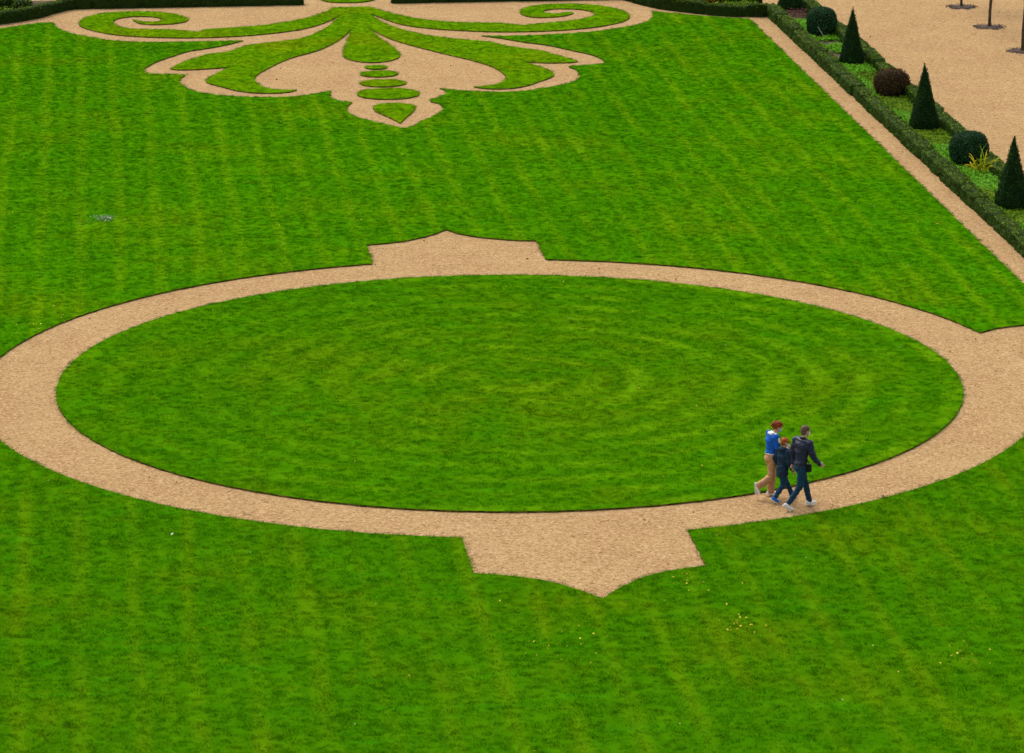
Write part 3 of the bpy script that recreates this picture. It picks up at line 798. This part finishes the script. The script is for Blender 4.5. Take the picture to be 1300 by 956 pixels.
def V(*a): return Vector(a)
def hand(parts, wrist, dirv, palmn, s, curl):
    """palm, four unequal bent fingers and a thumb that leaves the side of the palm"""
    d = Vector(dirv).normalized(); nrm = Vector(palmn); nrm = (nrm - d * nrm.dot(d)).normalized(); side = d.cross(nrm)
    w = Vector(wrist)
    for k in (-1, -.33, .33, 1):
        parts.append(('c', w + side * k * .018 * s, .016 * s, w + d * .085 * s + side * k * .031 * s, .013 * s))
    for k, L in ((-1, .062), (-.33, .074), (.33, .080), (1, .070)):
        b = w + d * .088 * s + side * k * .032 * s
        m = b + (d * math.cos(curl * .5) + nrm * math.sin(curl * .5)) * L * .5 * s
        e = m + (d * math.cos(curl * 1.4) + nrm * math.sin(curl * 1.4)) * L * .55 * s
        parts += [('c', b, .0095 * s, m, .009 * s), ('c', m, .009 * s, e, .0075 * s)]
    b = w + d * .025 * s + side * .03 * s; m = b + (d * .6 + side * .75 + nrm * .35).normalized() * .05 * s
    e = m + (d * .95 + side * .2 + nrm * .4).normalized() * .035 * s
    parts += [('c', b, .013 * s, m, .011 * s), ('c', m, .011 * s, e, .009 * s)]

def person(loc, heading, J, spec, label):
    """J: joint positions, x forward, y left, z up"""
    root = empty('person', loc, label, 'person', 'family walking on the gravel path', heading)
    s = spec['s']; fat = spec.get('w', 1.0)
    P = []
    hd = Vector(J['head']); nk = Vector(J['neck']); ch = Vector(J['chest']); pv = Vector(J['pelvis'])
    face = Vector(J['face']).normalized(); lf = Vector((0, 0, 1)).cross(face).normalized(); upv = face.cross(lf)
    yaw = math.atan2(face.y, face.x); pit = -math.asin(face.z)
    R = (0, pit, yaw)
    F = lambda x, y, z: hd + face * x * s + lf * y * s + upv * z * s
    P += [('e', F(-.012, 0, .03), (.096 * s, .076 * s, .088 * s), R), ('e', F(.02, 0, -.03), (.072 * s, .060 * s, .082 * s), R),
          ('c', F(.088, 0, .012), .010 * s, F(.105, 0, -.022), .014 * s), ('c', F(.06, 0, -.085), .022 * s, F(.03, 0, -.095), .02 * s),
          ('e', F(-.004, .077, -.012), (.020 * s, .009 * s, .030 * s), R), ('e', F(-.004, -.077, -.012), (.020 * s, .009 * s, .030 * s), R),
          ('c', F(.083, .03, .032), .011 * s, F(.083, -.03, .032), .011 * s),
          ('c', F(.088, .018, -.058), .009 * s, F(.088, -.018, -.058), .009 * s),
          ('c', nk - V(0, 0, .06 * s), .055 * s, F(-.015, 0, -.05), .050 * s)]
    ax = (Vector(J['sl']) - Vector(J['sr'])).normalized(); ya = math.atan2(ax.y, ax.x) - math.pi / 2
    hx = (Vector(J['hl']) - Vector(J['hr'])).normalized(); yh = math.atan2(hx.y, hx.x) - math.pi / 2
    def torso(g, low=0.0, flr=0.0):
        """stack of oval sections from the hem to the neck"""
        zs = []
        up = ch - pv
        shc = (Vector(J['sl']) + Vector(J['sr'])) / 2
        def add(c, rx, ry, k): zs.append((Vector(c), (rx * s * fat + g), (ry * s * fat + g), yh + (ya - yh) * k))
        if low < 0: pass
        elif low: add(pv - V(0, 0, low), .10 + flr, .150 + flr, 0)
        if low >= 0:
            add(pv - V(0, 0, .04 * s), .108, .160, 0)
            add(pv + V(0, 0, .05 * s), .105, .158, .1)
        else: add(pv - V(0, 0, low), .102, .150, .15)
        add(pv + up * .45, .096, .142, .4)
        add(pv + up * .8, .106, .158, .8)
        add(ch + V(0, 0, .05 * s), .112, .170, 1)
        add(ch.lerp(shc, .75) + V(0, 0, 0), .100, .172, 1)
        add(shc + V(0, 0, .03 * s), .066, .135, 1)
        add(nk - V(0, 0, .025 * s), .046, .060, 1)
        return [('l', zs), ('c', Vector(J['sl']) - ax * .03 * s, .050 * s + g, Vector(J['sr']) + ax * .03 * s, .050 * s + g)]
    P += torso(0)
    for sd in 'lr':
        sh, el, wr = Vector(J['s' + sd]), Vector(J['e' + sd]), Vector(J['w' + sd])
        P += [('c', sh, .045 * s, el, .036 * s), ('c', el, .036 * s, wr, .024 * s)]
        hand(P, wr, J['h' + sd + 'd'] if 'h' + sd + 'd' in J else (wr - el), (0, .8 if sd == 'r' else -.8, -.2), s, .7)
        hp, kn, an_ = Vector(J['h' + sd]), Vector(J['k' + sd]), Vector(J['a' + sd]); toe = Vector(J['t' + sd])
        P += [('c', hp, .078 * s * fat, kn, .052 * s), ('c', kn, .052 * s, an_, .036 * s), ('c', an_, .036 * s, an_ - V(0, 0, .01), .036 * s)]
        P += [('c', an_ + (toe - an_) * .1 - V(0, 0, .02 * s), .033 * s, toe, .026 * s)]
    blob('body', P, .0075, M['skin'], root)
    for y in (.031, -.031):
        blob('eye', [('e', F(.083, y, .012), (.010 * s, .013 * s, .008 * s), R)], .004, M['eye'], root, 1)
    # clothes
    g = spec['jg']; T = torso(g, spec.get('hem', 0), spec.get('hflare', 0))
    for sd in 'lr':
        sh, el, wr = Vector(J['s' + sd]), Vector(J['e' + sd]), Vector(J['w' + sd])
        T += [('c', sh, .056 * s + g, el, .044 * s + g), ('c', el, .044 * s + g, wr - (wr - el).normalized() * .015, .034 * s + g * .7)]
    j = blob('jacket' if spec['top'] != 'sweater' else 'sweater', T, .011, spec['jm'], root, 7, (.020, 6, 13), .25)
    # trousers
    fl = spec['flare']; B = [('e', pv - V(0, 0, .01), (.118 * s * fat, .162 * s * fat, .135 * s), (0, 0, yh)), ('e', pv - V(.035 * s, 0, .05 * s), (.105 * s, .150 * s, .10 * s), (0, 0, yh))]
    for sd in 'lr':
        hp, kn, an_ = Vector(J['h' + sd]), Vector(J['k' + sd]), Vector(J['a' + sd])
        B += [('c', hp, .092 * s * fat, kn, .062 * s + fl * .5), ('c', kn, .062 * s + fl * .5, an_ + (kn - an_).normalized() * .035, .045 * s + fl)]
    blob('trousers', B, .011, spec['tm'], root, 5, (.014, 7, 12), .6)
    for sd in 'lr':
        an_, toe = Vector(J['a' + sd]), Vector(J['t' + sd]); d = (toe - an_); d2 = d.normalized()
        heel = an_ - d2 * .045 * s
        dn = d2.cross(Vector((0, 0, 1)).cross(d2)).normalized(); dn = -dn if dn.z > 0 else dn
        sh = blob('shoe', [('c', heel + dn * .03 * s, .038 * s, an_ + dn * .02 * s + d2 * .03, .046 * s), ('c', an_ + d2 * .04 + dn * .03 * s, .043 * s, toe, .036 * s), ('c', an_, .046 * s, an_ + dn * .03, .046 * s)], .008, spec['sm'], root, 1)
        # flat sole as a sub-part
        bm = bmesh.new(); sd_ = d2.cross(dn).normalized(); c0 = heel + dn * .060 * s - d2 * .04 * s; Ls = (toe - heel).length + .085 * s
        R1 = []
        for hgt in (0, .02 * s):
            R1.append([bm.verts.new(c0 + d2 * (Ls * t) + sd_ * w_ * s + dn * hgt) for t, w_ in ((0, .02), (.06, .034), (.4, .034), (.75, .046), (.94, .034), (1, .012), (1, -.012), (.94, -.034), (.75, -.046), (.4, -.034), (.06, -.034), (0, -.02))])
        n = 12
        for k in range(n): bm.faces.new((R1[0][k], R1[0][(k + 1) % n], R1[1][(k + 1) % n], R1[1][k]))
        bm.faces.new(R1[0]); bm.faces.new(R1[1][::-1]); bmesh.ops.recalc_face_normals(bm, faces=bm.faces)
        me = bpy.data.meshes.new('sole'); bm.to_mesh(me); bm.free(); me.materials.append(M['sole'])
        so = bpy.data.objects.new('sole', me); COL.objects.link(so); so.parent = sh
    # hair and mask
    hm = spec['hair']
    H_ = [('e', F(-.022, 0, .045), (.100 * s, .084 * s, .085 * s), R), ('e', F(-.055, 0, .0), (.062 * s, .078 * s, .085 * s), R)]
    if spec.get('bun'):
        H_ += [('e', F(-.135, 0, .0), (.05 * s, .052 * s, .05 * s)), ('e', F(-.03, 0, .055), (.115 * s, .095 * s, .085 * s), R), ('e', F(.035, 0, .085), (.06 * s, .07 * s, .04 * s), R), ('e', F(-.06, 0, -.03), (.06 * s, .072 * s, .06 * s), R)]
    if spec.get('thick'):
        H_ += [('e', F(-.01, 0, .062), (.112 * s, .094 * s, .075 * s), R), ('e', F(.05, .01, .075), (.045 * s, .06 * s, .03 * s), R)]
    blob('hair', H_, .009, hm, root, 1, (.020 if (spec.get('bun') or spec.get('thick')) else .008, 22, 18))
    if spec.get('mask'):
        mk = blob('face_mask', [('e', F(.062, 0, -.045), (.052 * s, .056 * s, .052 * s), R), ('e', F(.09, 0, -.03), (.028 * s, .03 * s, .03 * s), R)], .007, spec['mask'], root, 1)
        for y in (1, -1): rod('ear_loop', F(.06, y * .055, -.03), F(-.004, y * .084, -.002), .003, M['white'], mk)
    return root, F, s

M['navy'] = cloth('navy_jacket', (.017, .022, .055), .42, .35, 9, .9)
M['jeans'] = cloth('dark_blue_jeans', (.004, .040, .085), .8, .3)
M['coat'] = cloth('dark_teal_navy_coat', (.004, .026, .055), .7, .3)
M['blue'] = cloth('bright_blue_knit', (.006, .10, .50), .85, .15)
M['tan'] = cloth('tan_trousers', (.52, .27, .13), .85, .12)
M['blueshoe'] = simple('bright_blue_shoe', (.005, .17, .62), .6, .15)
M['redhair'] = cloth('auburn_hair', (.24, .050, .008), .7, .65, 28, .8)
M['gingerhair'] = cloth('ginger_hair', (.38, .085, .010), .7, .5, 28, .8)
M['shorthair'] = cloth('short_brown_grey_hair', (.15, .085, .055), .7, .5, 30, .6)
M['teal_mask'] = simple('teal_mask', (.28, .58, .58), .8, .05)
M['white_mask'] = simple('white_mask', (.75, .80, .80), .8, .04)

# man: right arm forward, left arm back; rear foot right, leading foot left
hdg = math.radians(20)
Jm = dict(pelvis=(0, 0, .95), chest=(.03, 0, 1.30), neck=(.05, 0, 1.53), head=(.10, 0, 1.665), face=(1, .05, -.16), lean=.08,
          sl=(-.01, .19, 1.46), sr=(.08, -.19, 1.46), el=(-.08, .215, 1.19), wl=(-.09, .17, .94), er=(.12, -.27, 1.19), wr=(.31, -.26, .98),
          hrd=(.9, .1, -.45), hl=(.02, .09, .90), hr=(-.01, -.09, .90), kl=(.17, .09, .50), al=(.27, .075, .10), tl=(.41, .09, .055),
          kr=(-.08, -.10, .50), ar=(-.36, -.09, .145), tr=(-.25, -.10, .045))
man, F, s = person((4.93, -10.90, GZ), hdg, Jm, dict(s=1.0, w=1.04, jg=.016, hem=.05, top='jacket', jm=M['navy'], tm=M['jeans'], flare=.004, sm=M['white'], hair=M['shorthair'], mask=M['white_mask']),
       'tall man in dark navy jacket, blue jeans and white trainers, hand swinging forward')
blob('collar', [('c', (.05, .05, 1.535), .024, (.05, -.05, 1.535), .024), ('c', (.0, .04, 1.54), .022, (.0, -.04, 1.54), .022)], .008, M['navy'], man, 1)
# bag on his right hip
bm = bmesh.new(); bmesh.ops.create_cube(bm, size=1, matrix=Matrix.Translation((.085, -.185, .915)) @ Matrix.Diagonal((.10, .06, .17, 1)))
bmesh.ops.bevel(bm, geom=bm.edges[:], offset=.018, segments=2)
me = bpy.data.meshes.new('shoulder_bag'); bm.to_mesh(me); bm.free(); me.materials.append(M['black'])
bag = bpy.data.objects.new('shoulder_bag', me); COL.objects.link(bag)
bag.location = man.location; bag.rotation_euler = man.rotation_euler
tag(bag, "small black bag hanging at the man's right hip", 'bag')
rod('strap', (.085, -.19, .99), (-.02, .02, 1.53), .010, M['black'], bag)

# boy
Jb = dict(pelvis=(0, 0, .70), chest=(.03, 0, .97), neck=(.04, 0, 1.15), head=(.055, .0, 1.27), face=(1, -.25, -.30), lean=.1,
          sl=(.02, .14, 1.10), sr=(.05, -.14, 1.10), el=(-.05, .20, .90), wl=(.06, .20, .72), er=(.04, -.20, .88), wr=(.15, -.18, .70),
          hl=(.01, .065, .67), hr=(0, -.065, .67), kl=(.16, .07, .38), al=(.31, .06, .085), tl=(.42, .07, .045),
          kr=(-.03, -.07, .37), ar=(-.24, -.07, .12), tr=(-.15, -.08, .045))
boy, F, s = person((4.64, -10.36, GZ), math.radians(25), Jb, dict(s=.82, w=.98, jg=.024, hem=.17, hflare=.0, top='jacket', jm=M['coat'], tm=M['jeans'], flare=.004, sm=M['blueshoe'], hair=M['gingerhair'], thick=1, mask=M['white_mask']),
       'ginger haired boy in long dark hooded coat and blue shoes between the adults')
blob('hood', [('e', (-.03, 0, 1.14), (.075, .10, .06), (0, .5, 0)), ('c', (.03, .09, 1.15), .035, (.03, -.09, 1.15), .035)], .01, M['coat'], boy, 2)

# woman: left foot planted, right foot lifted behind, right forearm forward to the boy's back
Jw = dict(pelvis=(0, 0, .90), chest=(.02, 0, 1.22), neck=(.07, 0, 1.42), head=(.15, -.02, 1.525), face=(1, -.30, -.50), lean=.12,
          sl=(.03, .16, 1.35), sr=(.03, -.16, 1.35), el=(.08, .22, 1.10), wl=(.20, .12, 1.00), er=(.06, -.21, 1.09), wr=(.27, -.21, 1.10),
          hrd=(1, -.1, 0), hl=(.01, .085, .85), hr=(0, -.085, .85), kl=(.09, .08, .47), al=(.04, .07, .095), tl=(.18, .08, .05),
          kr=(-.02, -.08, .46), ar=(-.33, -.08, .30), tr=(-.32, -.09, .15))
wom, F, s = person((4.45, -10.02, GZ), math.radians(18), Jw, dict(s=.93, w=.95, jg=.014, hem=-.075, top='sweater', jm=M['blue'], tm=M['tan'], flare=.036, sm=M['white'], hair=M['redhair'], bun=1, mask=M['teal_mask']),
       'red haired woman in bright blue sweater and tan trousers, one foot lifted behind')
blob('collar', [('c', (.04, .065, 1.41), .028, (.04, -.065, 1.41), .028), ('c', (-.02, .06, 1.40), .032, (-.02, -.06, 1.40), .032)], .009, M['white'], wom, 1)
blob('shoulder_stripe', [('c', (.045, -.12, 1.405), .028, (.05, -.185, 1.385), .030), ('c', (.05, -.185, 1.385), .030, (.072, -.232, 1.25), .028)], .008, M['white'], wom, 1)
blob('waistband', [('e', (0, 0, .972), (.122, .162, .024))], .009, M['white'], wom, 1)
for sy, w_ in ((1, (.20, .12, 1.00)), (-1, (.27, -.21, 1.10))):
    e_ = Vector((.08, .22, 1.10)) if sy > 0 else Vector((.06, -.21, 1.09)); w_ = Vector(w_); d = (w_ - e_).normalized()
    blob('cuff', [('c', w_ - d * .04, .040, w_ - d * .01, .038)], .008, M['white'], wom, 1)

# ------------------------------------------------------------------ litter on the grass
M['leaf_pale'] = simple('pale_fallen_leaf', (.62, .60, .38), .8, .1)
M['leaf_brown'] = simple('brown_fallen_leaf', (.16, .085, .035), .8, .4)
M['leaf_yellow'] = simple('yellow_fallen_leaf', (.75, .60, .05), .8, .2)
M['petal'] = simple('pale_blue_grey_flakes', (.36, .42, .27), .8, .35)
def scatter(name, pts, size, mat):
    pts = np.asarray(pts); Nn = np.tile([0, 0, 1.0], (len(pts), 1))
    q, f = leaf_cloud(np.c_[pts, np.full(len(pts), .035)], Nn, size, .012)
    return tag(mesh_obj(name, q, f, mat), kind='stuff')
n = 420; q = rng.uniform([-15, -26], [15, 50], (n, 2)); q = q[in_view(q, 0)]
on = np.zeros(len(q), bool)
for L, k in LAWNS: on |= inside(q, L)
off = q[~on]; q = q[on]
scatter('fallen_leaves', np.concatenate([off, rng.uniform([17.4, 20], [26, 55], (60, 2))]), .075, M['leaf_brown'])
scatter('fallen_petals', q[::3], .04, M['leaf_pale'])
scatter('fallen_leaves', q[1::2], .05, M['leaf_yellow'])
def cluster(c, s, n): return rng.normal(c, s, (n, 2))
scatter('fallen_leaves', np.concatenate([cluster((2.36, -18.5), (.22, .35), 26), cluster((-.9, -19.2), (.5, .6), 22), cluster((6.2, -20.4), (.35, .4), 14), cluster((1.9, -15.7), (.3, .3), 16), cluster((-11.2, 6.3), (.5, .8), 30)]), .05, M['leaf_yellow'])
scatter('pale_flakes', np.concatenate([cluster((-9.4, 18.5), (.17, .20), 90), cluster((-9.8, 18.2), (.4, .35), 12)]), .07, M['petal'])
def leaf_thing(x, y, label, mat, s):
    vs = [(-s, 0, .01), (-.4 * s, .35 * s, .03), (.4 * s, .3 * s, .025), (s, 0, .008), (.4 * s, -.35 * s, .03), (-.4 * s, -.3 * s, .02), (0, 0, .012)]
    o = mesh_obj('fallen_leaf', vs, [(6, k, (k + 1) % 6) for k in range(6)][::-1], mat)
    o.location = (x, y, .03); o.rotation_euler = (.15, .1, random.uniform(0, 6))
    return tag(o, label, 'leaf')
leaf_thing(-8.2, -11.53, 'pale white leaf lying alone on the lawn left of the circular path', M['leaf_pale'], .07)
leaf_thing(13.72, 15.2, 'pale yellowish leaf lying near the right edge of the upper lawn', M['leaf_yellow'], .11)
